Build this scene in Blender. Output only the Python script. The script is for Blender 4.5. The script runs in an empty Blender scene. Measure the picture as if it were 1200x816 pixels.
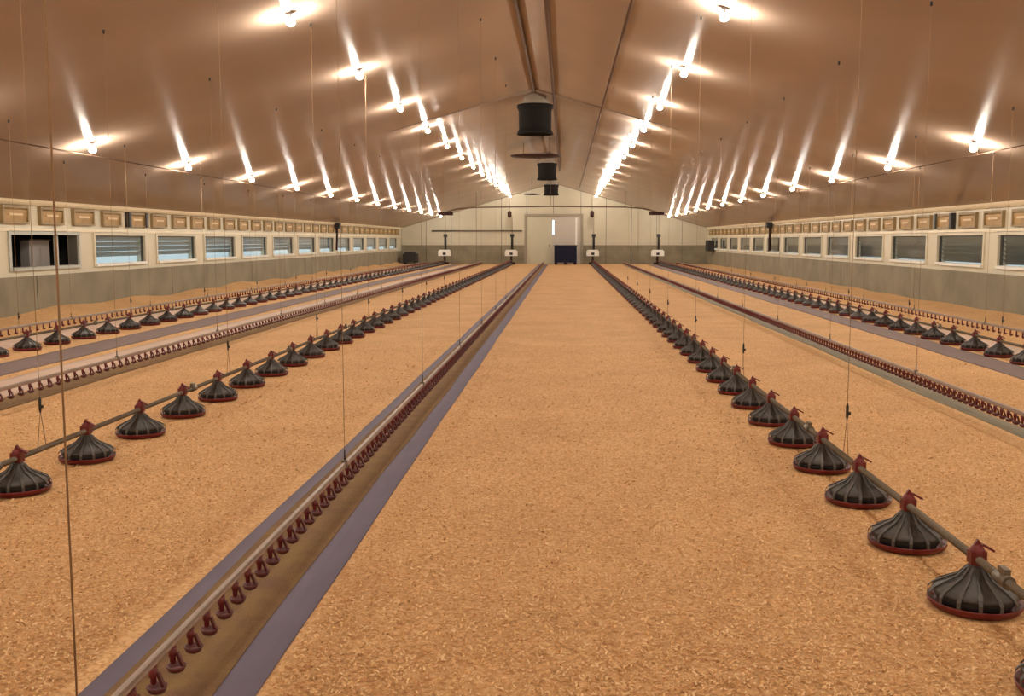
import bpy, bmesh, math, random
import numpy as np
from mathutils import Vector, Matrix

random.seed(7)
rng = np.random.default_rng(7)
SC = bpy.context.scene
COL = SC.collection
PI = math.pi

# ------------------------------------------------------------------ camera
F = 1200.0                     # focal length in pixels of the 1200 x 816 frame
CAM_H = 1.45
pitch = math.atan(127 / F)
yaw = math.atan(62 / math.hypot(F, 127))
cam_data = bpy.data.cameras.new('camera')
cam_data.sensor_fit = 'HORIZONTAL'
cam_data.sensor_width = 36.0
cam_data.lens = 36.0 * F / 1200.0
cam_data.clip_end = 400
cam = bpy.data.objects.new('camera', cam_data)
cam.location = (0, 0, CAM_H)
cam.rotation_euler = (PI / 2 - pitch, 0, yaw)
COL.objects.link(cam)
SC.camera = cam

# ------------------------------------------------------------------ light
LAMP_STRENGTH = 1200.0
LAMP_COLOR = (1.0, 0.90, 0.76)
world = bpy.data.worlds.new('overcast_sky')
SC.world = world
world.use_nodes = True
bg = world.node_tree.nodes['Background']
bg.inputs['Color'].default_value = (0.66, 0.80, 0.86, 1)
bg.inputs['Strength'].default_value = 1.7
SC.view_settings.view_transform = 'Standard'
SC.view_settings.look = 'None'
SC.view_settings.gamma = 1.0
SC.view_settings.use_curve_mapping = False
SC.view_settings.exposure = 0.0

# ------------------------------------------------------------------ dimensions (m)
XL, XR, XC = -9.9, 8.5, -0.7
ZE, ZR = 2.15, 4.80
Y0, Y1 = -5.0, 62.0
SLOPE = (ZR - ZE) / 9.2
def roof(x):
    return ZR - SLOPE * abs(x - XC)

# ------------------------------------------------------------------ materials
MATS = {}
def mat(name, col, rough=0.6, metal=0.0, spec=0.5, emis=None, var=0.0, scale=8.0, bump=0.0,
        bscale=None, col2=None, trans=0.0, coat=0.0):
    m = bpy.data.materials.new(name)
    m.use_nodes = True
    nt = m.node_tree
    b = nt.nodes['Principled BSDF']
    b.inputs['Base Color'].default_value = (*col, 1)
    b.inputs['Roughness'].default_value = rough
    b.inputs['Metallic'].default_value = metal
    b.inputs['Specular IOR Level'].default_value = spec
    b.inputs['Transmission Weight'].default_value = trans
    b.inputs['Coat Weight'].default_value = coat
    if emis:
        b.inputs['Emission Color'].default_value = (*emis[0], 1)
        b.inputs['Emission Strength'].default_value = emis[1]
    if var or bump:
        tc = nt.nodes.new('ShaderNodeTexCoord')
        if var:
            n = nt.nodes.new('ShaderNodeTexNoise')
            n.inputs['Scale'].default_value = scale
            n.inputs['Detail'].default_value = 5
            nt.links.new(tc.outputs['Object'], n.inputs['Vector'])
            r = nt.nodes.new('ShaderNodeValToRGB')
            r.color_ramp.elements[0].position = 0.3
            r.color_ramp.elements[1].position = 0.7
            c2 = col2 or tuple(c * (1 - var) for c in col)
            r.color_ramp.elements[0].color = (*c2, 1)
            r.color_ramp.elements[1].color = (*col, 1)
            nt.links.new(n.outputs['Fac'], r.inputs['Fac'])
            nt.links.new(r.outputs['Color'], b.inputs['Base Color'])
        if bump:
            n2 = nt.nodes.new('ShaderNodeTexNoise')
            n2.inputs['Scale'].default_value = bscale or scale * 4
            n2.inputs['Detail'].default_value = 6
            nt.links.new(tc.outputs['Object'], n2.inputs['Vector'])
            bp = nt.nodes.new('ShaderNodeBump')
            bp.inputs['Strength'].default_value = bump
            bp.inputs['Distance'].default_value = 0.02
            nt.links.new(n2.outputs['Fac'], bp.inputs['Height'])
            nt.links.new(bp.outputs['Normal'], b.inputs['Normal'])
    MATS[name] = m
    return m

mat('ceiling_sheet', (0.40, 0.300, 0.235), rough=0.16, spec=0.008, var=0.10, scale=0.6)
mat('cream_panel', (0.66, 0.60, 0.455), rough=0.55, var=0.10, scale=1.2)
mat('end_panel', (0.58, 0.525, 0.39), rough=0.5, var=0.10, scale=1.0)
mat('concrete', (0.27, 0.235, 0.160), rough=0.8, var=0.30, scale=1.6, bump=0.15, bscale=25)
mat('eave_trim', (0.80, 0.70, 0.50), rough=0.5)
mat('window_white', (0.82, 0.82, 0.76), rough=0.45)
mat('window_grey', (0.44, 0.45, 0.40), rough=0.5)
mat('glass', (0.92, 0.97, 0.97), rough=0.05, trans=1.0)
mat('louvre_metal', (0.42, 0.46, 0.47), rough=0.45, metal=0.2)
mat('louvre_dark', (0.20, 0.20, 0.18), rough=0.5, metal=0.2)
mat('inlet_frame', (0.32, 0.22, 0.095), rough=0.6, var=0.2, scale=6)
mat('inlet_flap', (0.44, 0.265, 0.09), rough=0.55, var=0.25, scale=5)
mat('inlet_highlight', (0.66, 0.48, 0.25), rough=0.5)  # pale bar on the flap; the slot highlight is put into its colour
mat('black_plastic', (0.020, 0.018, 0.017), rough=0.65)
mat('chimney_black', (0.016, 0.014, 0.013), rough=0.9, spec=0.15)
mat('band_brown', (0.26, 0.19, 0.145), rough=0.7)
mat('collar_grey', (0.34, 0.28, 0.22), rough=0.6)
mat('dark_brown', (0.035, 0.012, 0.010), rough=0.7, spec=0.2)
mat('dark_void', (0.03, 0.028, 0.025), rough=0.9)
mat('sash_shade_grey', (0.10, 0.092, 0.075), rough=0.7)  # sash grey; on the hatch it carries the shade of the reveal
mat('grey_box', (0.33, 0.30, 0.28), rough=0.5)
mat('galvanised', (0.17, 0.140, 0.105), rough=0.42, metal=0.55, var=0.2, scale=6)
mat('aluminium', (0.30, 0.235, 0.195), rough=0.45, metal=0.3)
mat('pan_red', (0.15, 0.009, 0.009), rough=0.45, var=0.2, scale=20)
mat('cone_grey', (0.060, 0.053, 0.049), rough=0.5, var=0.25, scale=14)
mat('cone_rib', (0.072, 0.063, 0.058), rough=0.5)
mat('nipple_red', (0.13, 0.012, 0.012), rough=0.4)
mat('cup_red', (0.095, 0.014, 0.014), rough=0.45)
mat('drink_pipe', (0.36, 0.25, 0.20), rough=0.4)
mat('cord_brown', (0.30, 0.185, 0.10), rough=0.8)
mat('ceiling_pipe', (0.13, 0.08, 0.055), rough=0.9, spec=0.1)
mat('paper_blue', (0.140, 0.118, 0.176), rough=0.75, var=0.12, scale=3.0, bump=0.05, bscale=12)
mat('paper_mauve', (0.195, 0.135, 0.125), rough=0.75, var=0.12, scale=3.0)
mat('paper_pale', (0.62, 0.46, 0.36), rough=0.75, var=0.12, scale=3.0)
mat('paper_green', (0.24, 0.21, 0.14), rough=0.75, var=0.15, scale=3.0)
mat('brown_grain', (0.27, 0.165, 0.055), rough=0.9, var=0.25, scale=6, bump=0.6, bscale=140, col2=(0.20, 0.105, 0.050))
mat('door_pale', (0.56, 0.52, 0.38), rough=0.5, var=0.06, scale=2)
mat('door_grey', (0.55, 0.49, 0.42), rough=0.5, var=0.06, scale=2)
mat('door_frame', (0.30, 0.25, 0.18), rough=0.5)
mat('bin_blue', (0.006, 0.008, 0.030), rough=0.6, spec=0.2)
mat('white_plastic', (0.82, 0.80, 0.74), rough=0.4)
mat('lamp_metal', (0.55, 0.52, 0.50), rough=0.3, metal=0.4)
mat('lamp_shade', (0.30, 0.25, 0.23), rough=0.4)
mat('bulb_glow', (1, 0.95, 0.85), rough=0.3, emis=(LAMP_COLOR, LAMP_STRENGTH))
mat('ground_apron', (0.55, 0.57, 0.56), rough=0.9)

def litter_mat():
    m = bpy.data.materials.new('litter')
    m.use_nodes = True
    nt = m.node_tree
    b = nt.nodes['Principled BSDF']
    b.inputs['Roughness'].default_value = 0.85
    b.inputs['Specular IOR Level'].default_value = 0.25
    tc = nt.nodes.new('ShaderNodeTexCoord')
    v = nt.nodes.new('ShaderNodeTexVoronoi')
    v.inputs['Scale'].default_value = 75
    nt.links.new(tc.outputs['Object'], v.inputs['Vector'])
    big = nt.nodes.new('ShaderNodeTexNoise')
    big.inputs['Scale'].default_value = 1.1
    big.inputs['Detail'].default_value = 6
    big.inputs['Roughness'].default_value = 0.65
    nt.links.new(tc.outputs['Object'], big.inputs['Vector'])
    r1 = nt.nodes.new('ShaderNodeValToRGB')
    e = r1.color_ramp.elements
    e[0].position, e[0].color = 0.0, (0.58, 0.315, 0.125, 1)
    e[1].position, e[1].color = 1.0, (0.84, 0.56, 0.29, 1)
    sep = nt.nodes.new('ShaderNodeSeparateColor')
    nt.links.new(v.outputs['Color'], sep.inputs['Color'])
    nt.links.new(sep.outputs['Red'], r1.inputs['Fac'])
    r2 = nt.nodes.new('ShaderNodeValToRGB')
    e = r2.color_ramp.elements
    e[0].position, e[0].color = 0.30, (0.82, 0.78, 0.74, 1)
    e[1].position, e[1].color = 0.70, (1.0, 1.0, 1.0, 1)
    nt.links.new(big.outputs['Fac'], r2.inputs['Fac'])
    mx = nt.nodes.new('ShaderNodeMix')
    mx.data_type = 'RGBA'
    mx.blend_type = 'MULTIPLY'
    mx.inputs['Factor'].default_value = 1.0
    nt.links.new(r1.outputs['Color'], mx.inputs['A'])
    nt.links.new(r2.outputs['Color'], mx.inputs['B'])
    nt.links.new(mx.outputs['Result'], b.inputs['Base Color'])
    bp = nt.nodes.new('ShaderNodeBump')
    bp.inputs['Strength'].default_value = 0.5
    bp.inputs['Distance'].default_value = 0.012
    nt.links.new(sep.outputs['Green'], bp.inputs['Height'])
    nt.links.new(bp.outputs['Normal'], b.inputs['Normal'])
    MATS['litter'] = m
    c = bpy.data.materials.new('shaving_chip')
    c.use_nodes = True
    nt = c.node_tree
    b = nt.nodes['Principled BSDF']
    b.inputs['Roughness'].default_value = 0.8
    b.inputs['Specular IOR Level'].default_value = 0.3
    g = nt.nodes.new('ShaderNodeNewGeometry')
    r = nt.nodes.new('ShaderNodeValToRGB')
    e = r.color_ramp.elements
    e[0].position, e[0].color = 0.0, (0.56, 0.29, 0.11, 1)
    e[1].position, e[1].color = 1.0, (0.92, 0.68, 0.38, 1)
    k = e.new(0.6)
    k.color = (0.74, 0.46, 0.21, 1)
    nt.links.new(g.outputs['Random Per Island'], r.inputs['Fac'])
    nt.links.new(r.outputs['Color'], b.inputs['Base Color'])
    MATS['chip'] = c
litter_mat()

# ------------------------------------------------------------------ helpers
def BM():
    return bmesh.new()

def box(bm, x0, x1, y0, y1, z0, z1, mi=0):
    vs = [bm.verts.new(p) for p in ((x0,y0,z0),(x1,y0,z0),(x1,y1,z0),(x0,y1,z0),
                                    (x0,y0,z1),(x1,y0,z1),(x1,y1,z1),(x0,y1,z1))]
    for q in ((0,3,2,1),(4,5,6,7),(0,1,5,4),(1,2,6,5),(2,3,7,6),(3,0,4,7)):
        f = bm.faces.new([vs[i] for i in q]); f.material_index = mi

def lathe(bm, prof, n=16, cx=0, cy=0, mi=0, cap0=True, cap1=True):
    rings = []
    for r, z in prof:
        rings.append([bm.verts.new((cx + r*math.cos(2*PI*k/n), cy + r*math.sin(2*PI*k/n), z)) for k in range(n)])
    for a, b in zip(rings, rings[1:]):
        for k in range(n):
            f = bm.faces.new((a[k], a[(k+1)%n], b[(k+1)%n], b[k])); f.smooth = True; f.material_index = mi
    if cap0:
        f = bm.faces.new(rings[0][::-1]); f.material_index = mi
    if cap1:
        f = bm.faces.new(rings[-1]); f.material_index = mi

def tube(bm, p, q, r, n=8, r2=None, mi=0):
    p, q = Vector(p), Vector(q)
    d = (q - p).normalized()
    u = d.orthogonal().normalized(); w = d.cross(u)
    r2 = r if r2 is None else r2
    A = [bm.verts.new(p + r*(u*math.cos(2*PI*k/n) + w*math.sin(2*PI*k/n))) for k in range(n)]
    B = [bm.verts.new(q + r2*(u*math.cos(2*PI*k/n) + w*math.sin(2*PI*k/n))) for k in range(n)]
    for k in range(n):
        f = bm.faces.new((A[k], A[(k+1)%n], B[(k+1)%n], B[k])); f.smooth = True; f.material_index = mi
    bm.faces.new(A[::-1]).material_index = mi
    bm.faces.new(B).material_index = mi

def prism(bm, poly, axis, a, b, mi=0):
    """extrude a 2-D polygon along an axis from a to b; poly is in the two other axes in xyz order"""
    def P(u, v, t):
        return {'x': (t, u, v), 'y': (u, t, v), 'z': (u, v, t)}[axis]
    A = [bm.verts.new(P(u, v, a)) for u, v in poly]
    B = [bm.verts.new(P(u, v, b)) for u, v in poly]
    n = len(poly)
    for k in range(n):
        bm.faces.new((A[k], A[(k+1)%n], B[(k+1)%n], B[k])).material_index = mi
    bm.faces.new(A[::-1]).material_index = mi
    bm.faces.new(B).material_index = mi

def mesh(name, bm, *mats):
    bmesh.ops.recalc_face_normals(bm, faces=bm.faces)
    me = bpy.data.meshes.new(name)
    bm.to_mesh(me); bm.free()
    for m in mats:
        me.materials.append(MATS[m])
    return me

def put(name, me, parent=None, loc=None, rot=None):
    o = bpy.data.objects.new(name, me)
    COL.objects.link(o)
    if parent is not None:
        o.parent = parent
    if loc is not None:
        o.location = loc
    if rot is not None:
        o.rotation_euler = rot
    return o

def obj(name, bm, m, parent=None, loc=None):
    return put(name, mesh(name, bm, *([m] if isinstance(m, str) else m)), parent, loc)

def tag(o, label, cat, group=None, kind=None):
    o['label'] = label
    o['category'] = cat
    if group: o['group'] = group
    if kind: o['kind'] = kind
    return o

def thing(name, label, cat, loc=(0, 0, 0), group=None, kind=None):
    o = bpy.data.objects.new(name, None)
    o.empty_display_size = 0.1
    COL.objects.link(o)
    o.location = loc
    return tag(o, label, cat, group, kind)

def tree(proto_parts, root):
    """copy (object, [sub objects]) parts under a new root"""
    for o, subs in proto_parts:
        c = o.copy(); COL.objects.link(c); c.parent = root
        for s in subs:
            d = s.copy(); COL.objects.link(d); d.parent = c

ONES = ['', 'first', 'second', 'third', 'fourth', 'fifth', 'sixth', 'seventh', 'eighth', 'ninth', 'tenth',
        'eleventh', 'twelfth', 'thirteenth', 'fourteenth', 'fifteenth', 'sixteenth', 'seventeenth',
        'eighteenth', 'nineteenth', 'twentieth']
TENS = {2: 'twenty', 3: 'thirty', 4: 'forty'}
def nth(n):
    if n == 1: return 'nearest'
    if n <= 20: return ONES[n]
    t, u = divmod(n, 10)
    return TENS[t][:-1] + 'ieth' if u == 0 else TENS[t] + '-' + ONES[u]
def nth_near(n):
    return 'nearest' if n == 1 else nth(n) + ' nearest'

# ------------------------------------------------------------------ floor, ceiling
bm = BM(); box(bm, XL - .25, XR + .25, Y0 - .25, Y1 + .25, -0.2, 0.0)
tag(obj('floor', bm, 'litter'), 'orange-tan floor covered in wood shavings litter', 'floor', kind='structure')

bm = BM()
xa, xb = XL - .3, XR + .3
prism(bm, [(xa, roof(xa)), (XC, ZR), (xb, roof(xb)), (xb, roof(xb) + .15), (XC, ZR + .15), (xa, roof(xa) + .15)], 'y', Y0 - .25, Y1 + .25)
tag(obj('ceiling', bm, 'ceiling_sheet'), 'brownish pitched sheet ceiling rising to a central ridge', 'ceiling', kind='structure')

# ------------------------------------------------------------------ side walls
WZ0, WZ1 = 0.93, 1.56          # window opening heights
KICK = 0.78
def side_wall(side):
    X = XL if side < 0 else XR
    word = 'left' if side < 0 else 'right'
    a, b = (X - .2, X) if side < 0 else (X, X + .2)
    if side < 0:
        ws = [(17.88 + 3.31*k, 17.88 + 3.31*k + 2.6) for k in range(-2, 13)]
    else:
        ws = [(21.35 + 3.3*k - .0, 21.35 + 3.3*k + 2.6) for k in range(-3, 12)]
    bm = BM()
    top = ZE + .06 if side < 0 else ZE + .06
    box(bm, a, b, Y0, Y1, WZ1, top)
    box(bm, a, b, Y0, Y1, KICK, WZ0)
    prev = Y0
    for w0, w1 in ws:
        box(bm, a, b, prev, w0, WZ0, WZ1); prev = w1
    box(bm, a, b, prev, Y1, WZ0, WZ1)
    wall = tag(obj('wall_' + word, bm, 'cream_panel'),
               'cream panelled %s side wall above grey-brown concrete base' % word, 'wall', kind='structure')
    # precast concrete kick panels, recessed joints between them
    p0 = Y0; L = 6.6
    edges = [Y0] + [25.3 + 6.62*k for k in range(-4, 6)] + [Y1]
    for e0, e1 in zip(edges, edges[1:]):
        bm = BM()
        if side < 0: box(bm, X - .2, X + .05, e0 + .015, e1 - .015, -.05, KICK)
        else: box(bm, X - .05, X + .2, e0 + .015, e1 - .015, -.05, KICK)
        obj('concrete_panel', bm, 'concrete', wall)
    bm = BM()
    if side < 0: box(bm, X - .2, X + .02, Y0, Y1, -.05, KICK - .01)
    else: box(bm, X - .02, X + .2, Y0, Y1, -.05, KICK - .01)
    obj('joint_backing', bm, 'dark_void', wall)
    # pale eave moulding
    s = -side
    bm = BM()
    prism(bm, [(X, ZE - .078), (X + s*.05, ZE - .070), (X + s*.09, ZE - .02), (X + s*.11, roof(X + s*.11) - .004), (X, ZE - .004)], 'y', Y0, Y1)
    tag(obj('trim_' + ('1' if side < 0 else '2'), bm, 'eave_trim'), 'pale cream eave moulding along the %s wall top' % word, 'trim', kind='structure')
    # ledge under the inlets
    bm = BM()
    box(bm, *sorted((X, X + s*.03)), Y0, Y1, 1.60, 1.66)
    obj('ledge', bm, 'eave_trim', wall)
    return ws, wall

WINDOW_N = [0]
def window(side, w0, w1, idx, openhatch=False):
    X = XL if side < 0 else XR
    s = -side
    WINDOW_N[0] += 1
    word = 'left' if side < 0 else 'right'
    if openhatch:
        lab = 'dark open hatch in the left wall nearest the camera'
    elif idx < 1:
        lab = '%s wall window just outside the picture' % word
    else:
        lab = 'recessed louvred window in %s wall, %s to the camera' % (word, nth_near(idx))
    w = thing('window_%d' % WINDOW_N[0], lab, 'window', (X, w0, WZ0), kind='structure')
    L, Hh = w1 - w0, WZ1 - WZ0
    # frame: four bars standing slightly proud of the wall
    bm = BM()
    fr = .05; d0, d1 = sorted((s*-.02, s*.03))
    box(bm, d0, d1, -fr, 0.02, -fr, Hh + fr); box(bm, d0, d1, L - .02, L + fr, -fr, Hh + fr)
    box(bm, d0, d1, .02, L - .02, Hh - .02, Hh + fr)
    obj('window_frame', bm, 'window_grey' if openhatch else 'cream_panel', w)
    bm = BM(); box(bm, *sorted((s*-.21, s*.06)), 0.02, L - .02, -.045, 0.015)
    obj('sill', bm, 'window_grey' if openhatch else 'window_white', w)
    if openhatch:
        # blind light-trap box behind the opening
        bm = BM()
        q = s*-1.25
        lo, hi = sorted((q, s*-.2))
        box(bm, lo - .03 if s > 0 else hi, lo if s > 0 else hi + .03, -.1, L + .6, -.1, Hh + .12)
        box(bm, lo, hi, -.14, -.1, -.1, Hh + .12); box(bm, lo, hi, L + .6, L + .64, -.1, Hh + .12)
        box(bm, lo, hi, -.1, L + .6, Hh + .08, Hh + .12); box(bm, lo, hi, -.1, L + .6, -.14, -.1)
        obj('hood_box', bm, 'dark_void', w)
        bm = BM()
        lo2, hi2 = sorted((s*-.2, s*-.012))
        box(bm, lo2, hi2, L - .03, L, 0.015, Hh - .02); box(bm, lo2, hi2, 0, .03, .015, Hh - .02)
        obj('reveal_shade', bm, 'sash_shade_grey', w)  # dark liner, the shaded reveal painted into its colour
        bm = BM(); box(bm, *sorted((s*-.12, s*-.08)), L*.70, L*.745, 0.015, Hh - .02)
        obj('mullion', bm, 'window_grey', w)
        return w
    bm = BM(); lo2, hi2 = sorted((s*-.075, s*-.02))
    box(bm, lo2, hi2, L - .05, L - .02, .015, Hh - .02); box(bm, lo2, hi2, .02, .05, .015, Hh - .02); box(bm, lo2, hi2, .05, L - .05, Hh - .045, Hh - .02)
    obj('sash', bm, 'sash_shade_grey', w)
    bm = BM(); box(bm, *sorted((s*-.055, s*-.05)), .02, L - .02, .015, Hh - .02)
    obj('pane', bm, 'glass', w)
    n = 4 if side < 0 else 6
    for k in range(n):
        z = (.16 + (Hh - .18)*(k + .35)/n) if side < 0 else (.06 + (Hh - .08)*(k + .3)/n)
        bm = BM()
        prism(bm, [(s*-.15, z - .05), (s*-.15, z - .04), (s*-.08, z + .055), (s*-.08, z + .045)], 'y', .02, L - .02)
        obj('slat', bm, 'louvre_metal' if side < 0 else 'louvre_dark', w)
    return w

# shared inlet meshes
INL_W, INL_H = 0.90, 0.33
def inlet_meshes():
    bm = BM()
    W, Hh, d = INL_W, INL_H, .07
    box(bm, 0, d, 0, .05, 0, Hh); box(bm, 0, d, W - .05, W, 0, Hh)
    box(bm, 0, d, .05, W - .05, Hh - .05, Hh); box(bm, 0, d, .05, W - .05, 0, .04)
    fr = mesh('frame', bm, 'inlet_frame')
    bm = BM()
    prism(bm, [(.012, .04), (.032, .04), (.055, Hh - .08), (.035, Hh - .06)], 'y', .05, W - .05)
    fl = mesh('flap', bm, 'inlet_flap')
    bm = BM(); box(bm, .045, .065, .22, W - .22, .15, .19)
    rb = mesh('flap_highlight', bm, 'inlet_highlight')
    bm = BM()
    box(bm, .0, .10, 0, .13, -.01, Hh + .01); 
    en = mesh('end_bracket', bm, 'black_plastic')
    return fr, fl, rb, en
INL = inlet_meshes()

def air_inlets(side):
    X = XL if side < 0 else XR
    word = 'left' if side < 0 else 'right'
    start = 17.60 if side < 0 else 20.40
    visible = 0
    for k in range(-1, 33):
        y = start + 1.315*k
        if y + INL_W > Y1 - .4: break
        if k >= 0: visible += 1
        if k < 0: lab = 'tan air inlet flap on %s wall just outside the picture' % word
        elif visible <= 18: lab = 'tan wooden air inlet flap high on %s wall, %s to the camera' % (word, nth_near(visible))
        else: lab = 'tiny tan air inlet flap far along the %s wall by the end wall' % word
        r = thing('air_inlet', lab, 'air inlet', (X, y, 1.735), 'air inlet flaps along the %s wall' % word)
        if side > 0:
            r.rotation_euler = (0, 0, PI); r.location = (X, y + INL_W, 1.735 - .04)
        put('frame', INL[0], r)
        f = put('flap', INL[1], r)
        put('flap_highlight', INL[2], f)
        if (side < 0 and k == 4) or (side > 0 and k == 2):
            put('end_bracket', INL[3], r, (0, -.09, 0)); put('end_bracket', INL[3], r, (0, INL_W - .04, 0))

for side in (-1, 1):
    ws, wall = side_wall(side)
    i = 0
    for k, (w0, w1) in enumerate(ws):
        if side < 0 and k == 2:
            window(side, w0, w1, 0, True); continue
        vis = (side < 0 and k > 2) or (side > 0 and k >= 2)
        if vis: i += 1
        window(side, w0, w1, i if vis else 0)
    air_inlets(side)

# grey cabinet standing in the dark hatch
g = thing('ventilation_unit', 'grey box unit standing inside the dark open wall hatch', 'ventilation unit', (XL - .95, 19.40, WZ0 - .10))
bm = BM(); box(bm, .32, .5, 0, .78, 0, .60); obj('casing', bm, 'grey_box', g)
bm = BM(); box(bm, .5, .515, .05, .73, .05, .54); obj('front_panel', bm, 'grey_box', g)
bm = BM(); box(bm, .30, .53, -.02, .80, .60, .625); obj('lid', bm, 'galvanised', g)

# end wall ----------------------------------------------------------------
DOOR0, DOOR1, DOORH = -2.30, 0.95, 2.85
bm = BM()
yw0, yw1 = Y1, Y1 + .2
def gable(bm, x0, x1, z0):
    pts = [(x0, z0), (x1, z0), (x1, roof(x1) + .02)]
    if x0 < XC < x1: pts.append((XC, ZR + .02))
    pts.append((x0, roof(x0) + .02))
    prism(bm, pts, 'y', yw0, yw1)
gable(bm, XL, DOOR0, -.05); gable(bm, DOOR1, XR, -.05); gable(bm, DOOR0, DOOR1, DOORH)
ew = tag(obj('wall_end', bm, 'dark_void'), 'cream panelled gable end wall with double doors', 'wall', kind='structure')
def end_panels(x0, x1, zb):
    pts = [(x0, zb), (x1, zb), (x1, roof(x1) - .01)]
    if x0 < XC < x1: pts.append((XC, ZR - .01))
    pts.append((x0, roof(x0) - .01))
    bm = BM(); prism(bm, pts, 'y', Y1 - .05, Y1 + .001)
    obj('cladding_panel', bm, 'end_panel', ew)
g_ = .012
xs = [XL + (DOOR0 - XL)*k/5 for k in range(6)]
for a, b in zip(xs, xs[1:]): end_panels(a + g_, b - g_, 1.1)
xs2 = [DOOR1 + (XR - DOOR1)*k/5 for k in range(6)]
for a, b in zip(xs2, xs2[1:]): end_panels(a + g_, b - g_, 1.1)
for a, b in ((DOOR0, -.7), (-.7, DOOR1)): end_panels(a + g_, b - g_, DOORH + .12)
for S in (xs, xs2):
    for a, b in zip(S, S[1:]):
        bm = BM(); box(bm, a + g_, b - g_, Y1 - .07, Y1 + .001, -.05, 1.085)
        obj('concrete_panel', bm, 'concrete', ew)
bm = BM(); box(bm, XL, DOOR0 - .12, Y1 - .10, Y1 - .06, 1.06, 1.13); box(bm, DOOR1 + .12, XR, Y1 - .10, Y1 - .06, 1.06, 1.13)
obj('dado_rail', bm, 'door_frame', ew)

d = thing('door_1', 'pale double service doors in the middle of the end wall', 'door', (0, Y1, 0), kind='structure')
bm = BM()
box(bm, DOOR0 - .14, DOOR0, -.12, .05, 0, DOORH + .14); box(bm, DOOR1, DOOR1 + .14, -.12, .05, 0, DOORH + .14)
box(bm, DOOR0, DOOR1, -.12, .05, DOORH, DOORH + .14); obj('door_frame', bm, 'door_frame', d)
mid = -.70
bm = BM(); box(bm, DOOR0, mid - .06, -.02, .04, 0, DOORH)
lf = obj('door_leaf', bm, 'door_pale', d); lf['label'] = 'greenish cream left door leaf'
bm = BM(); box(bm, mid + .06, DOOR1, -.02, .04, 0, DOORH)
rt_ = obj('door_leaf', bm, 'door_grey', d); rt_['label'] = 'greyish cream right door leaf'
bm = BM(); box(bm, mid - .1, mid + .1, -.04, -.02, 0, 1.75); box(bm, mid - .1, mid + .1, -.04, -.02, 2.62, DOORH); obj('astragal', bm, 'door_grey', d)
for x in (mid - .25, mid + .2):
    bm = BM(); box(bm, x, x + .04, -.09, -.02, 1.0, 1.16); obj('handle', bm, 'black_plastic', d)
bm = BM(); box(bm, DOOR1 - .32, DOOR1 - .22, -.035, -.02, .1, DOORH - .1); obj('edge_strip', bm, 'white_plastic', d)

# back wall behind the camera
bm = BM(); prism(bm, [(XL, -.05), (XR, -.05), (XR, roof(XR) + .02), (XC, ZR + .02), (XL, roof(XL) + .02)], 'y', Y0 - .2, Y0)
tag(obj('wall_back', bm, 'end_panel'), 'cream gable wall behind the camera', 'wall', kind='structure')

# outside ground seen through windows
bm = BM(); box(bm, XL - 60, XL - .3, -20, 160, -.4, -.3); box(bm, XR + .3, XR + 60, -20, 160, -.4, -.3)
tag(obj('yard_ground', bm, 'ground_apron'), 'pale yard ground outside the side windows', 'ground', kind='structure')

# litter banked against the walls
for side, hh, ww in ((-1, .13, .8), (1, .05, .5)):
    X = XL + .05 if side < 0 else XR - .05
    bm = BM()
    N = 120
    rows = []
    for i in range(N + 1):
        y = Y0 + (59.5 - Y0)*i/N
        h = hh*(1 + .25*math.sin(y*1.7) + .2*math.sin(y*.63 + 1)); w = ww*(1 + .15*math.sin(y*.9 + 2))
        rows.append([bm.verts.new((X - side*w*t, y, h*(1 - t)**1.4 - .003*(t > .99))) for t in (0, .25, .5, .75, 1)])
    for a, b in zip(rows, rows[1:]):
        for k in range(4): bm.faces.new((a[k], a[k+1], b[k+1], b[k]))
    tag(obj('litter_bank', bm, 'litter'), 'shavings banked up along the foot of the %s wall' % ('left' if side < 0 else 'right'), 'litter', kind='stuff')

# ------------------------------------------------------------------ paper strips and feed
def strip(name, x0, x1, m, label, cat, z=.004, thick=.003, wob=.02, mound=0.0, seed=0, y0=-1.0, y1=60.0):
    bm = BM()
    r = random.Random(seed)
    ph = [r.uniform(0, 6.28) for _ in range(6)]
    N = 160
    rows = []
    cols = 6
    for i in range(N + 1):
        y = y0 + (y1 - y0)*(i/N)**1.5
        a = x0 + wob*(math.sin(y*.9 + ph[0])*.6 + math.sin(y*2.3 + ph[1])*.4)
        b = x1 + wob*(math.sin(y*.8 + ph[2])*.6 + math.sin(y*2.7 + ph[3])*.4)
        row = []
        for k in range(cols + 1):
            t = k/cols
            zz = z + thick + mound*math.sin(PI*t)**.7*(.8 + .2*math.sin(y*5 + k))
            row.append(bm.verts.new((a + (b - a)*t, y, zz)))
        rows.append(row)
    for a, b in zip(rows, rows[1:]):
        for k in range(cols):
            f = bm.faces.new((a[k], a[k+1], b[k+1], b[k])); f.smooth = True
    # skirt down to the litter
    for k in (0, cols):
        low = [bm.verts.new((rw[k].co.x, rw[k].co.y, z if mound else 0.0)) for rw in rows]
        for i in range(N):
            bm.faces.new((rows[i][k], rows[i+1][k], low[i+1], low[i]))
    return tag(obj(name, bm, m), label, cat, kind='stuff' if mound else None)

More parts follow.
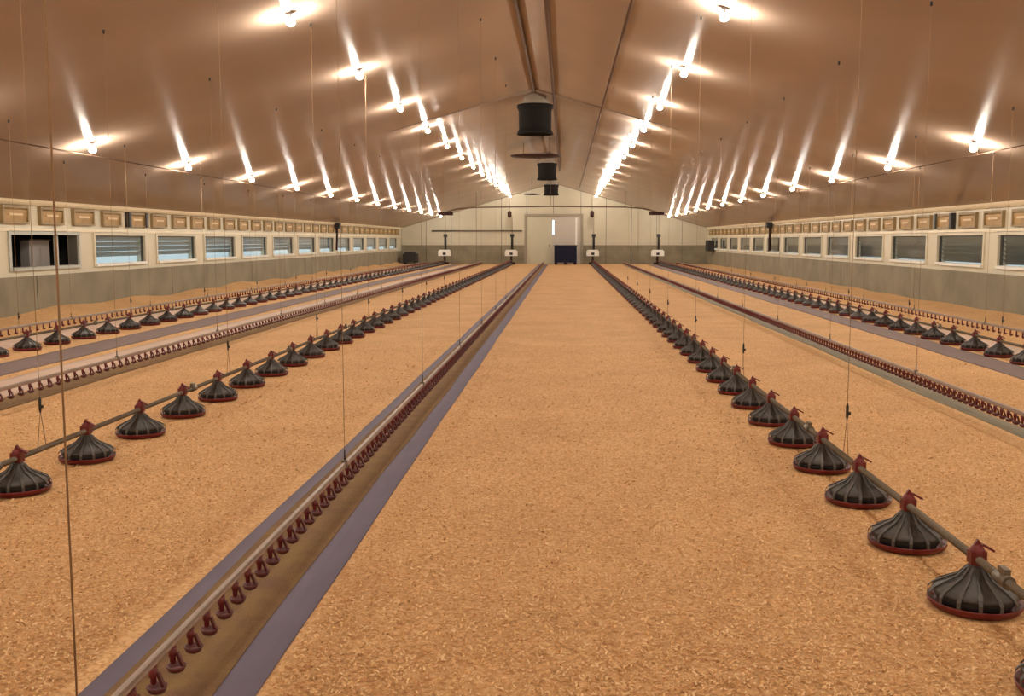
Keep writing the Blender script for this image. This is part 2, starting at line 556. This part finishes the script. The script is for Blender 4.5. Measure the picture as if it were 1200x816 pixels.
strip('chick_paper', -1.54, -0.98, 'paper_blue', 'blue-grey paper strip under the centre drinker line', 'paper', seed=1, wob=.006)
strip('grainy_strip', -1.46, -1.115, 'brown_grain', 'olive-brown feed crumbs sprinkled along the blue-grey paper', 'feed', z=.0075, mound=.008, seed=2, wob=.010)
strip('chick_paper', -5.80, -5.16, 'paper_pale', 'pale pinkish paper strip behind the left drinker line', 'paper', seed=3)
strip('grainy_strip', -5.12, -4.78, 'brown_grain', 'brown grainy band in front of the left drinker line', 'feed', mound=.008, seed=4)  # low brown band with a grainy surface
strip('chick_paper', -6.62, -6.02, 'paper_mauve', 'mauve-brown paper strip between left wall feeders and left drinkers', 'paper', seed=5)
strip('chick_paper', -8.1, -7.45, 'paper_pale', 'pale paper strip behind the feeders along the left wall', 'paper', seed=6)
strip('chick_paper', 3.36, 3.54, 'paper_green', 'grey-green paper strip in front of the right drinker line', 'paper', seed=7)
strip('chick_paper', 4.78, 5.24, 'paper_mauve', 'mauve-grey paper strip in front of the right wall feeders', 'paper', seed=8)
strip('chick_paper', 5.62, 6.10, 'paper_pale', 'pale paper strip behind the feeders along the right wall', 'paper', seed=9)

# loose shavings lying on the near litter (too many to count)
def shavings():
    n = 170000
    u = rng.random(n)
    Y = 2.4 * (14.0/2.4)**u                                   # denser near the camera
    lo = -0.56*Y - .3; hi = 0.47*Y + .3
    X = lo + (hi - lo)*rng.random(n)
    bad = ((X > -1.62) & (X < -.95)) | ((X > -5.85) & (X < -4.75)) | ((X > 3.18) & (X < 3.60)) | ((X < -5.9)) | (X > 4.7)
    for px, py, sp in ((-3.14, 5.64, .855), (1.63, 4.02, .812)):
        bad |= np.hypot(X - px, (Y - py + sp/2) % sp - sp/2) < .20
    X, Y = X[~bad], Y[~bad]; n = len(X)
    L = rng.uniform(.006, .019, n); W = rng.uniform(.003, .008, n)
    a = rng.uniform(0, 2*PI, n); t1 = rng.normal(0, .28, n); t2 = rng.normal(0, .35, n)
    z = rng.uniform(.001, .008, n) + np.abs(np.sin(t1))*L*.5
    ca, sa = np.cos(a), np.sin(a)
    V = np.zeros((n, 6, 3))
    for i, (du, dv) in enumerate(((-1, -1), (0, -1), (1, -1), (1, 1), (0, 1), (-1, 1))):
        lu, lv = du*L*.5, dv*W*.5
        curl = (1 - abs(du))*L*.16
        V[:, i, 0] = X + ca*lu - sa*lv
        V[:, i, 1] = Y + sa*lu + ca*lv
        V[:, i, 2] = z + lu*np.sin(t1) + lv*np.sin(t2) + curl
    me = bpy.data.meshes.new('wood_shavings')
    me.vertices.add(n*6); me.vertices.foreach_set('co', V.ravel())
    base = np.arange(n)*6
    idx = np.stack([base, base+1, base+4, base+5, base+1, base+2, base+3, base+4], 1).ravel()
    me.loops.add(n*8); me.loops.foreach_set('vertex_index', idx.astype(np.int32))
    me.polygons.add(n*2); me.polygons.foreach_set('loop_start', (np.arange(n*2)*4).astype(np.int32))
    me.update(calc_edges=True); me.validate()
    me.materials.append(MATS['chip'])
    tag(put('wood_shavings', me), 'loose curled wood shavings scattered over the near litter', 'wood shavings', kind='stuff')
shavings()

# ------------------------------------------------------------------ feeder pans
PIPE_Z = 0.198
def pan_meshes():
    out = {}
    n = 28
    bm = BM()
    lathe(bm, [(.02, .012), (.140, .012), (.162, .020), (.174, .034), (.179, .036), (.179, .029), (.174, .016), (.162, .003), (.02, .0)], n, cap0=True, cap1=True)
    out['dish'] = mesh('dish', bm, 'pan_red')
    bm = BM()   # grey cone: concave flare from the neck to the skirt
    lathe(bm, [(.032, .172), (.038, .160), (.050, .142), (.070, .122), (.100, .103), (.134, .088), (.156, .074), (.162, .062), (.158, .062), (.150, .074), (.130, .084), (.098, .098), (.064, .120)], n, cap0=True, cap1=False)
    out['cone'] = mesh('cone', bm, 'cone_grey')
    bm = BM()   # fourteen raised ribs that run down the cone and bend over to the dish rim
    for k in range(14):
        a = 2*PI*k/14
        c, s_ = math.cos(a), math.sin(a)
        prof = [(.040, .160), (.072, .123), (.134, .090), (.162, .074), (.176, .056), (.175, .032)]
        for i, ((r0, z0), (r1, z1)) in enumerate(zip(prof, prof[1:])):
            w = .0050 if i < 2 else .0075
            q = []
            for r, z in ((r0, z0), (r1, z1)):
                for dw, dz in ((-w, -.002), (w, -.002), (w, .004), (-w, .004)):
                    q.append(bm.verts.new((r*c - dw*s_, r*s_ + dw*c, z + dz)))
            for f in ((0,1,5,4), (1,2,6,5), (2,3,7,6), (3,0,4,7)):
                bm.faces.new([q[i_] for i_ in f])
    out['ribs'] = mesh('rib_cage', bm, 'cone_rib')
    bm = BM()   # dark feed drum inside
    lathe(bm, [(.130, .012), (.150, .045), (.140, .074), (.10, .092), (.03, .12)], 24)
    out['drum'] = mesh('drum', bm, 'black_plastic')
    bm = BM()   # red neck and clamp head around the pipe
    lathe(bm, [(.035, .156), (.035, .166), (.027, .172), (.026, .184), (.030, .190), (.030, .232), (.022, .246), (.008, .254)], 14)
    box(bm, -.030, .030, -.026, .026, .178, .230)
    out['head'] = mesh('clamp_head', bm, 'pan_red')
    bm = BM()   # beak lever and peak on top of the head
    prism(bm, [(-.018, .236), (.018, .236), (.012, .260), (0, .276), (-.010, .260)], 'y', -.008, .008)
    prism(bm, [(.010, .253), (.020, .258), (.066, .232), (.062, .224)], 'y', -.010, .010)
    out['lever'] = mesh('lever', bm, 'pan_red')
    # small far version, one mesh
    bm = BM()
    lathe(bm, [(.05, .0), (.160, .003), (.180, .042), (.172, .044)], 12, mi=0)
    lathe(bm, [(.172, .044), (.174, .066), (.158, .074), (.134, .088), (.070, .122), (.034, .168)], 12, mi=1)
    lathe(bm, [(.036, .160), (.031, .232), (.010, .254)], 8, mi=0)
    prism(bm, [(-.018, .240), (.018, .240), (0, .276)], 'y', -.008, .008)
    prism(bm, [(.010, .253), (.020, .258), (.066, .232), (.062, .224)], 'y', -.010, .010)
    out['far'] = mesh('feeder_pan_far', bm, 'pan_red', 'cone_grey')
    return out
PAN = pan_meshes()

LINES = [  # x, first y, spacing, words, countable
    (-7.07, 12.28, .80, 'left wall feed line', 20),
    (-3.14, 5.64, .855, 'left-of-centre feed line', 22),
    (1.63, 4.02, .812, 'right-of-centre feed line', 22),
    (5.40, 12.20, .76, 'right wall feed line', 20),
]
ROOT = {}
for lx, y0, sp, words, cnt in LINES:
    # the auger pipe with its coupling sleeves
    pr = thing('feed_line', 'galvanised auger pipe hung on cords, ' + words, 'feed line', (lx, y0 - 2.6, PIPE_Z), 'auger feed lines')
    ROOT[words] = pr
    L = 59.45 - (y0 - 2.6)
    bm = BM(); tube(bm, (0, 0, 0), (0, L, 0), .0165, 12); obj('pipe', bm, 'galvanised', pr)
    k = 0
    while True:
        y = 2.6 - .30 + 3.05*k - (0 if k else 0)
        if y > min(L, 26): break
        bm = BM(); tube(bm, (0, y, 0), (0, y + .10, 0), .026, 12); box(bm, -.012, .012, y + .02, y + .08, .02, .045)
        obj('coupling', bm, 'galvanised', pr)
        k += 1
    n = 0
    y = y0 - sp if lx > 0 else y0 - sp
    while y < 59.2:
        if n == 0:
            lab = 'feeder pan cut off by the bottom right corner' if lx == 1.63 else 'feeder pan on the %s just outside the picture' % words
        elif n <= cnt:
            lab = 'red and grey feeder pan, %s to the camera on the %s' % (nth_near(n), words)
        else:
            lab = 'distant feeder pan merging into the dark far stretch of the %s' % words
        grp = 'feeder pans on the ' + words
        if y < 19:
            r = thing('feeder_pan', lab, 'feeder pan', (lx, y, .002), grp)
            r.rotation_euler = (0, 0, random.uniform(-.05, .05))
            put('dish', PAN['dish'], r); c = put('cone', PAN['cone'], r); put('rib_cage', PAN['ribs'], c)
            put('drum', PAN['drum'], r); h = put('clamp_head', PAN['head'], r); put('lever', PAN['lever'], h)
        else:
            tag(put('feeder_pan', PAN['far'], None, (lx, y, .002)), lab, 'feeder pan', grp)
        y += sp; n += 1

# ------------------------------------------------------------------ drinker lines
def nipple_meshes():
    bm = BM()
    lathe(bm, [(.014, .064), (.014, .036), (.010, .030), (.010, .016), (.006, .008)], 8)
    nip = mesh('nipple', bm, 'nipple_red')
    bm = BM()
    prism(bm, [(.010, .046), (.020, .046), (.036, .002), (.026, .002)], 'y', -.007, .007)
    lathe(bm, [(.008, -.022), (.024, -.014), (.033, .004), (.029, .004), (.018, -.008)], 10, cx=.010)
    cup = mesh('drip_cup', bm, 'cup_red')
    return nip, cup
NIP, CUP = nipple_meshes()
DL = [  # x, words, start y, how many nipples built singly, spacing
    (-8.0, 'far left drinker line', 12.5, 0, .20),
    (-4.80, 'left drinker line', 7.0, 90, .17),
    (-1.24, 'centre drinker line', 1.6, 110, .155),
    (3.36, 'right drinker line', 6.2, 130, .12),
    (6.40, 'far right drinker line', 12.2, 0, .20),
]
DZ = 0.172
for lx, words, y0, cnt, sp in DL:
    r = thing('drinker_line', 'long nipple drinker pipe with red drip cups, ' + words, 'drinker line', (lx, 0, 0), 'nipple drinker lines')
    ROOT[words] = r
    ye = 59.5
    bm = BM(); tube(bm, (0, y0 - 2, DZ), (0, ye, DZ), .0105, 10)
    obj('water_pipe', bm, 'drink_pipe', r)
    bm = BM()
    prism(bm, [(-.009, DZ + .006), (.009, DZ + .006), (.009, DZ + .020), (.004, DZ + .026), (-.004, DZ + .026), (-.009, DZ + .020)], 'y', y0 - 2, ye)
    obj('support_rail', bm, 'aluminium', r)
    y = y0 - 1; k = 0
    far = BM()
    flip = 1 if lx <= XC else 1
    while y < ye - .1:
        if k < cnt:
            s = put('nipple', NIP, r, (0, y, DZ - .074))
            put('drip_cup', CUP, s)
        else:
            z = DZ - .074
            tube(far, (0, y, z + .064), (0, y, z + .0), .012, 5)
            tube(far, (.010, y, z - .022), (.010, y, z + .004), .014, 5, .032)
        y += sp; k += 1
    o = obj('nipple_row', far, 'nipple_red', r); o['kind'] = 'stuff'
    # saddle clips where the rail is hung
    for q in range(10):
        yy = (2.45 if abs(lx + 1.24) < .01 else y0 + .5) + 3.2*q
        bm = BM(); box(bm, -.014, .014, yy - .012, yy + .012, DZ - .013, DZ + .036); obj('saddle_clip', bm, 'galvanised', r)

# ------------------------------------------------------------------ suspension cords
def cord(x, y, zb, words, bridle):
    root = ROOT[words]
    top = roof(x) - zb
    bm = BM(); tube(bm, (0, 0, bridle), (0, 0, top), .0028 if y < 3 else .0017, 5)
    c = obj('suspension_cord', bm, 'cord_brown', root, Vector((x, y, zb)) - root.location)
    bm = BM()
    if bridle > .15:
        lathe(bm, [(.003, bridle - .04), (.008, bridle - .02), (.009, bridle + .04), (.003, bridle + .06)], 8)
        box(bm, -.004, .02, -.003, .003, bridle - .01, bridle + .008)
        obj('adjuster', bm, 'black_plastic', c)
        bm = BM(); tube(bm, (0, 0, bridle - .03), (0, -.05, 0), .0022, 5); tube(bm, (0, 0, bridle - .03), (0, .05, 0), .0022, 5)
        obj('bridle', bm, 'cord_brown', c)
    else:
        tube(bm, (0, 0, 0), (0, 0, bridle + .01), .005, 6); obj('hook', bm, 'black_plastic', c)
    bm = BM(); lathe(bm, [(.006, top - .04), (.012, top - .03), (.012, top)], 8); obj('ceiling_eye', bm, 'black_plastic', c)
for lx, y0, sp, words, cnt in LINES:
    start = 5.92 if abs(lx) < 4 else 12.9
    for k in range(7):
        cord(lx, start + 3.45*k, PIPE_Z + .0165, words, .24)
for lx, words, y0, cnt, sp in DL:
    start = 2.45 if abs(lx + 1.24) < .01 else y0 + .5
    for k in range(7):
        cord(lx, start + 3.2*k, DZ + .036, words, .05)

# ------------------------------------------------------------------ lamps
def lamp_meshes():
    bm = BM(); lathe(bm, [(.034, .004), (.034, -.010), (.014, -.018)], 14); rose = mesh('ceiling_rose', bm, 'lamp_metal')
    bm = BM(); lathe(bm, [(.010, -.014), (.010, -.046), (.018, -.050), (.018, -.082)], 10); st = mesh('lamp_holder', bm, 'lamp_metal')
    bm = BM(); lathe(bm, [(.016, -.046), (.040, -.051), (.056, -.058), (.056, -.061), (.040, -.055), (.016, -.050)], 20, cap0=False, cap1=False)
    sh = mesh('shade', bm, 'lamp_shade')
    bm = BM(); lathe(bm, [(.016, -.080), (.038, -.090), (.050, -.108), (.050, -.120), (.038, -.140), (.020, -.150), (.006, -.153)], 12); bu = mesh('bulb', bm, 'bulb_glow')
    return rose, st, sh, bu
LM = lamp_meshes()
ROWS = [(-7.2, -.5, 'outer left'), (-3.2, 0.1, 'inner left'), (1.8, 0.1, 'inner right'), (5.95, -.5, 'outer right')]
for lx, off, words in ROWS:
    n = 0
    for k in range(-1, 16):
        y = 4.0*k + off
        if y > Y1 - 1.2: continue
        vis = y > (11 if 'inner' in words else 14)
        if vis: n += 1
        lab = ('bright ceiling lamp, %s to the camera in the %s row' % (nth_near(n), words)) if vis else \
              'ceiling lamp of the %s row above or behind the camera' % words
        r = thing('ceiling_lamp', lab, 'lamp', (lx, y, roof(lx) - .004), 'lamps in the %s row' % words)
        put('ceiling_rose', LM[0], r); h = put('lamp_holder', LM[1], r); put('shade', LM[2], r)
        put('bulb', LM[3], h)

# ------------------------------------------------------------------ ridge pipes, chimneys and hanging gear
def ceil_pipe(name, x, z, y0, y1, r, label, cat, m='ceiling_pipe'):
    o = thing(name, label, cat, (x, y0, z))
    bm = BM(); tube(bm, (0, 0, 0), (0, y1 - y0, 0), r, 10); obj('pipe_run' if 'pipe' in name else 'cable_run', bm, m, o)
    k = 0
    y = 1.0
    while y < y1 - y0:
        bm = BM(); box(bm, -.008, .008, y - .01, y + .01, 0, roof(x) - z); obj('hanger', bm, m, o)
        y += 4.0
ceil_pipe('ridge_pipe', -.70, ZR - .042, Y0, 23.4, .030, 'dark brown pipe under the ridge ending at the nearest chimney', 'pipe')
ceil_pipe('ridge_pipe', -.27, roof(-.27) - .036, Y0, 48, .030, 'dark brown pipe just right of the ridge', 'pipe')
ceil_pipe('ridge_pipe', .80, roof(.8) - .028, Y0, 58, .022, 'thin dark pipe right of the chimneys on the right ceiling slope', 'pipe')
ceil_pipe('winch_cable', -7.45, roof(-7.45) - .09, Y0, 58, .010, 'thin dark winch cable below the left ceiling slope', 'cable')
ceil_pipe('winch_cable', 6.2, roof(6.2) - .09, Y0, 58, .008, 'thin dark winch cable below the right ceiling slope', 'cable')

# transverse brown ceiling band over the nearest chimney
bm = BM()
for sgn in (-1, 1):
    x1 = XC + sgn*3.2
    prism(bm, [(XC, ZR - .04), (x1, roof(x1) - .01), (x1, roof(x1) + .001), (XC, ZR + .001)], 'y', 23.2, 23.26)
tag(obj('trim_3', bm, 'band_brown'), 'brown band crossing the ceiling above the nearest chimney', 'trim', kind='structure')

def chimney(y, w, zt, zb, label):
    c = thing('exhaust_chimney', label, 'chimney', (XC, y, zb), 'exhaust chimneys under the ridge')
    h = zt - zb; r = w/2
    up = ZR - zb
    bm = BM(); lathe(bm, [(r*.62, up + .03), (r*.66, h + .12), (r*.95, h)], 24); obj('collar', bm, 'collar_grey', c)
    bm = BM(); lathe(bm, [(r*1.06, h + .01), (r*1.08, h - .05), (r*.97, h - .13), (r*.96, .14), (r*.96, .13)], 28, cap1=False); obj('duct', bm, 'chimney_black', c)
    bm = BM(); lathe(bm, [(r*.92, .14), (r*1.05, .05), (r*1.10, 0), (r*1.04, 0), (r*.96, .06), (r*.86, .13)], 28, cap0=False, cap1=False); obj('bell_mouth', bm, 'chimney_black', c)
    bm = BM(); box(bm, -r*.85, r*.85, -.015, .015, .16, .20); lathe(bm, [(.10, .10), (.12, .22), (.05, .26)], 12); obj('fan_motor', bm, 'chimney_black', c)
    for k in range(5):
        a = 2*PI*k/5
        bm = BM(); tube(bm, (.1*math.cos(a), .1*math.sin(a), .2), (r*.84*math.cos(a), r*.84*math.sin(a), .23), .05, 4, .09)
        obj('fan_blade', bm, 'dark_brown', c)
chimney(24, .78, 4.52, 3.86, 'black exhaust chimney under the ridge, nearest and largest of three')
chimney(40, .72, 4.36, 3.74, 'black exhaust chimney under the ridge, second nearest and middle-sized')
chimney(52, .72, 4.18, 3.66, 'small black exhaust chimney farthest down the ridge')

b = thing('hanging_baffle', 'dark brown flat disc hanging between the two nearest chimneys', 'baffle', (-.97, 34, 4.17))
bm = BM(); lathe(bm, [(.30, -.05), (.80, -.02), (.84, .02), (.60, .045), (.1, .05)], 32); obj('disc', bm, 'dark_brown', b)
for dx in (-.4, .45):
    bm = BM(); tube(bm, (dx, 0, .04), (dx, 0, roof(-.97 + dx) - 4.17), .008, 5); obj('hanger_rod', bm, 'dark_brown', b)
b = thing('hanging_baffle', 'small dark baffle left of the farthest ridge chimney', 'baffle', (-1.66, 52, 3.72))
bm = BM(); lathe(bm, [(.15, -.04), (.42, -.015), (.44, .015), (.1, .04)], 24); obj('disc', bm, 'dark_brown', b)
bm = BM(); tube(bm, (0, 0, .03), (0, 0, roof(-1.66) - 3.72), .008, 5); obj('hanger_rod', bm, 'dark_brown', b)

# long bowed tie bar near the end wall
t = thing('tie_bar', 'long dark bar slung across the house before the end wall', 'bar', (XC, 50, 3.03))
bm = BM()
pts = [(-5.25, -.30), (-4.6, -.10), (-3.6, -.02), (0, 0.02), (3.6, -.02), (4.6, -.10), (5.25, -.30)]
for (a, az), (c_, cz) in zip(pts, pts[1:]): tube(bm, (a, 0, az), (c_, 0, cz), .03, 8)
obj('bar', bm, 'ceiling_pipe', t)
for x in (-5.1, 5.1):
    bm = BM(); box(bm, x - .35, x + .35, -.12, .12, -.40, -.24); obj('end_block', bm, 'dark_brown', t)
for x in (-3.6, 0, 3.6):
    bm = BM(); tube(bm, (x, 0, 0), (x, 0, roof(XC + x) - 3.03), .01, 5); obj('hanger_rod', bm, 'ceiling_pipe', t)

# feed line end units ------------------------------------------------------
def end_unit(x, words):
    u = thing('feed_motor_unit', 'white feed motor box with black post ending the ' + words, 'motor', (x, 60.3, 0), 'motor units at the far ends of the feed lines')
    bm = BM(); box(bm, -.36, .36, -.22, .22, .50, .80); box(bm, -.30, .30, -.18, .18, .80, .86); obj('motor_box', bm, 'white_plastic', u)
    bm = BM(); box(bm, -.09, .09, -.235, -.22, .56, .70); obj('switch_plate', bm, 'black_plastic', u)
    bm = BM(); box(bm, -.22, .22, -.16, .16, 0, .14); tube(bm, (0, 0, .14), (0, 0, .5), .06, 10); obj('base', bm, 'dark_brown', u)
    bm = BM(); tube(bm, (.05, 0, .86), (.05, 0, 1.75), .07, 8); box(bm, -.06, .16, -.1, .1, 1.60, 1.78); obj('post', bm, 'black_plastic', u)
    bm = BM(); tube(bm, (.05, 0, 1.78), (.05, 0, 2.9), .012, 6); obj('feed_wire', bm, 'ceiling_pipe', u)
    bm = BM(); tube(bm, (0, -.8, PIPE_Z), (0, -.1, PIPE_Z), .03, 8); obj('pipe_stub', bm, 'galvanised', u)
for lx, y0, sp, words, cnt in LINES: end_unit(lx, words)
for x, w in ((-3.3, 'left'), (1.6, 'right')):
    p = thing('pulley_block', 'small dark pulley block hanging at the end wall, upper %s of the doors' % w, 'pulley', (x, 61.3, 2.75))
    bm = BM(); lathe(bm, [(.05, 0), (.12, .06), (.12, .34), (.05, .40)], 10); obj('block', bm, 'dark_brown', p)
    bm = BM(); tube(bm, (0, 0, .38), (0, 0, roof(x) - 2.75), .012, 5); obj('rope', bm, 'ceiling_pipe', p)
bm = BM(); tube(bm, (-8.0, 61.85, 1.98), (-2.6, 61.85, 1.98), .04, 8)
for x in (-8.0, -2.6): tube(bm, (x, 61.85, 1.98), (x, 61.93, 1.98), .05, 8)
tag(obj('wall_conduit', bm, 'galvanised'), 'grey conduit running across the end wall left of the doors', 'conduit')

# blue bin before the doors ------------------------------------------------
u = thing('pallet_bin', 'dark navy blue bin standing in front of the end doors', 'bin', (.04, 60.75, 0))
bm = BM()
box(bm, -.66, .66, -.45, -.40, .12, 1.10); box(bm, -.66, .66, .40, .45, .12, 1.10)
box(bm, -.66, -.61, -.40, .40, .12, 1.10); box(bm, .61, .66, -.40, .40, .12, 1.10); box(bm, -.61, .61, -.40, .40, .12, .17)
obj('bin_body', bm, 'bin_blue', u)
bm = BM()
box(bm, -.70, .70, -.49, -.39, 1.06, 1.13); box(bm, -.70, .70, .39, .49, 1.06, 1.13); box(bm, -.70, -.60, -.39, .39, 1.06, 1.13); box(bm, .60, .70, -.39, .39, 1.06, 1.13)
obj('rim', bm, 'bin_blue', u)
for x in (-.45, -.15, .15, .45):
    bm = BM(); box(bm, x - .03, x + .03, -.475, -.45, .16, 1.06); obj('rib', bm, 'bin_blue', u)
for x in (-.56, 0, .56):
    bm = BM(); box(bm, x - .09, x + .09, -.44, .44, 0, .12); obj('skid', bm, 'dark_brown', u)

# wall mounted gear ----------------------------------------------------------
for X, s, y, w in ((XL, 1, 43.69, 'left'), (XR, -1, 42.55, 'right')):
    o = thing('wall_winch', 'dark winch housing with cable drop high on the %s wall' % w, 'winch', (X, y, 1.0))
    bm = BM(); box(bm, *sorted((s*.07, s*.30)), -.17, .17, .92, 1.16); obj('housing', bm, 'black_plastic', o)
    bm = BM(); box(bm, *sorted((0, s*.07)), -.08, .08, .96, 1.12); obj('bracket', bm, 'galvanised', o)
    bm = BM(); tube(bm, (s*.16, 0, .93), (s*.12, 0, 0), .045, 8); obj('cable', bm, 'dark_brown', o)
o = thing('control_box', 'dark box in the corner of right wall and end wall', 'control box', (XR - .06, 59.2, .80))
bm = BM(); box(bm, -.35, .0, -.55, .55, 0, .62); obj('casing', bm, 'black_plastic', o)
bm = BM(); box(bm, -.37, -.35, -.45, .45, .08, .54); obj('lid', bm, 'dark_void', o)
o = thing('heater_unit', 'dark unit on the floor in the corner of left wall and end wall', 'heater', (XL + .75, 60.6, 0))
bm = BM(); box(bm, -.4, .4, -.5, .5, .12, .62); box(bm, -.30, .30, -.4, .4, .62, .72); obj('casing', bm, 'black_plastic', o)
for x in (-.3, .3):
    bm = BM(); box(bm, x - .05, x + .05, -.45, .45, 0, .12); obj('foot', bm, 'black_plastic', o)
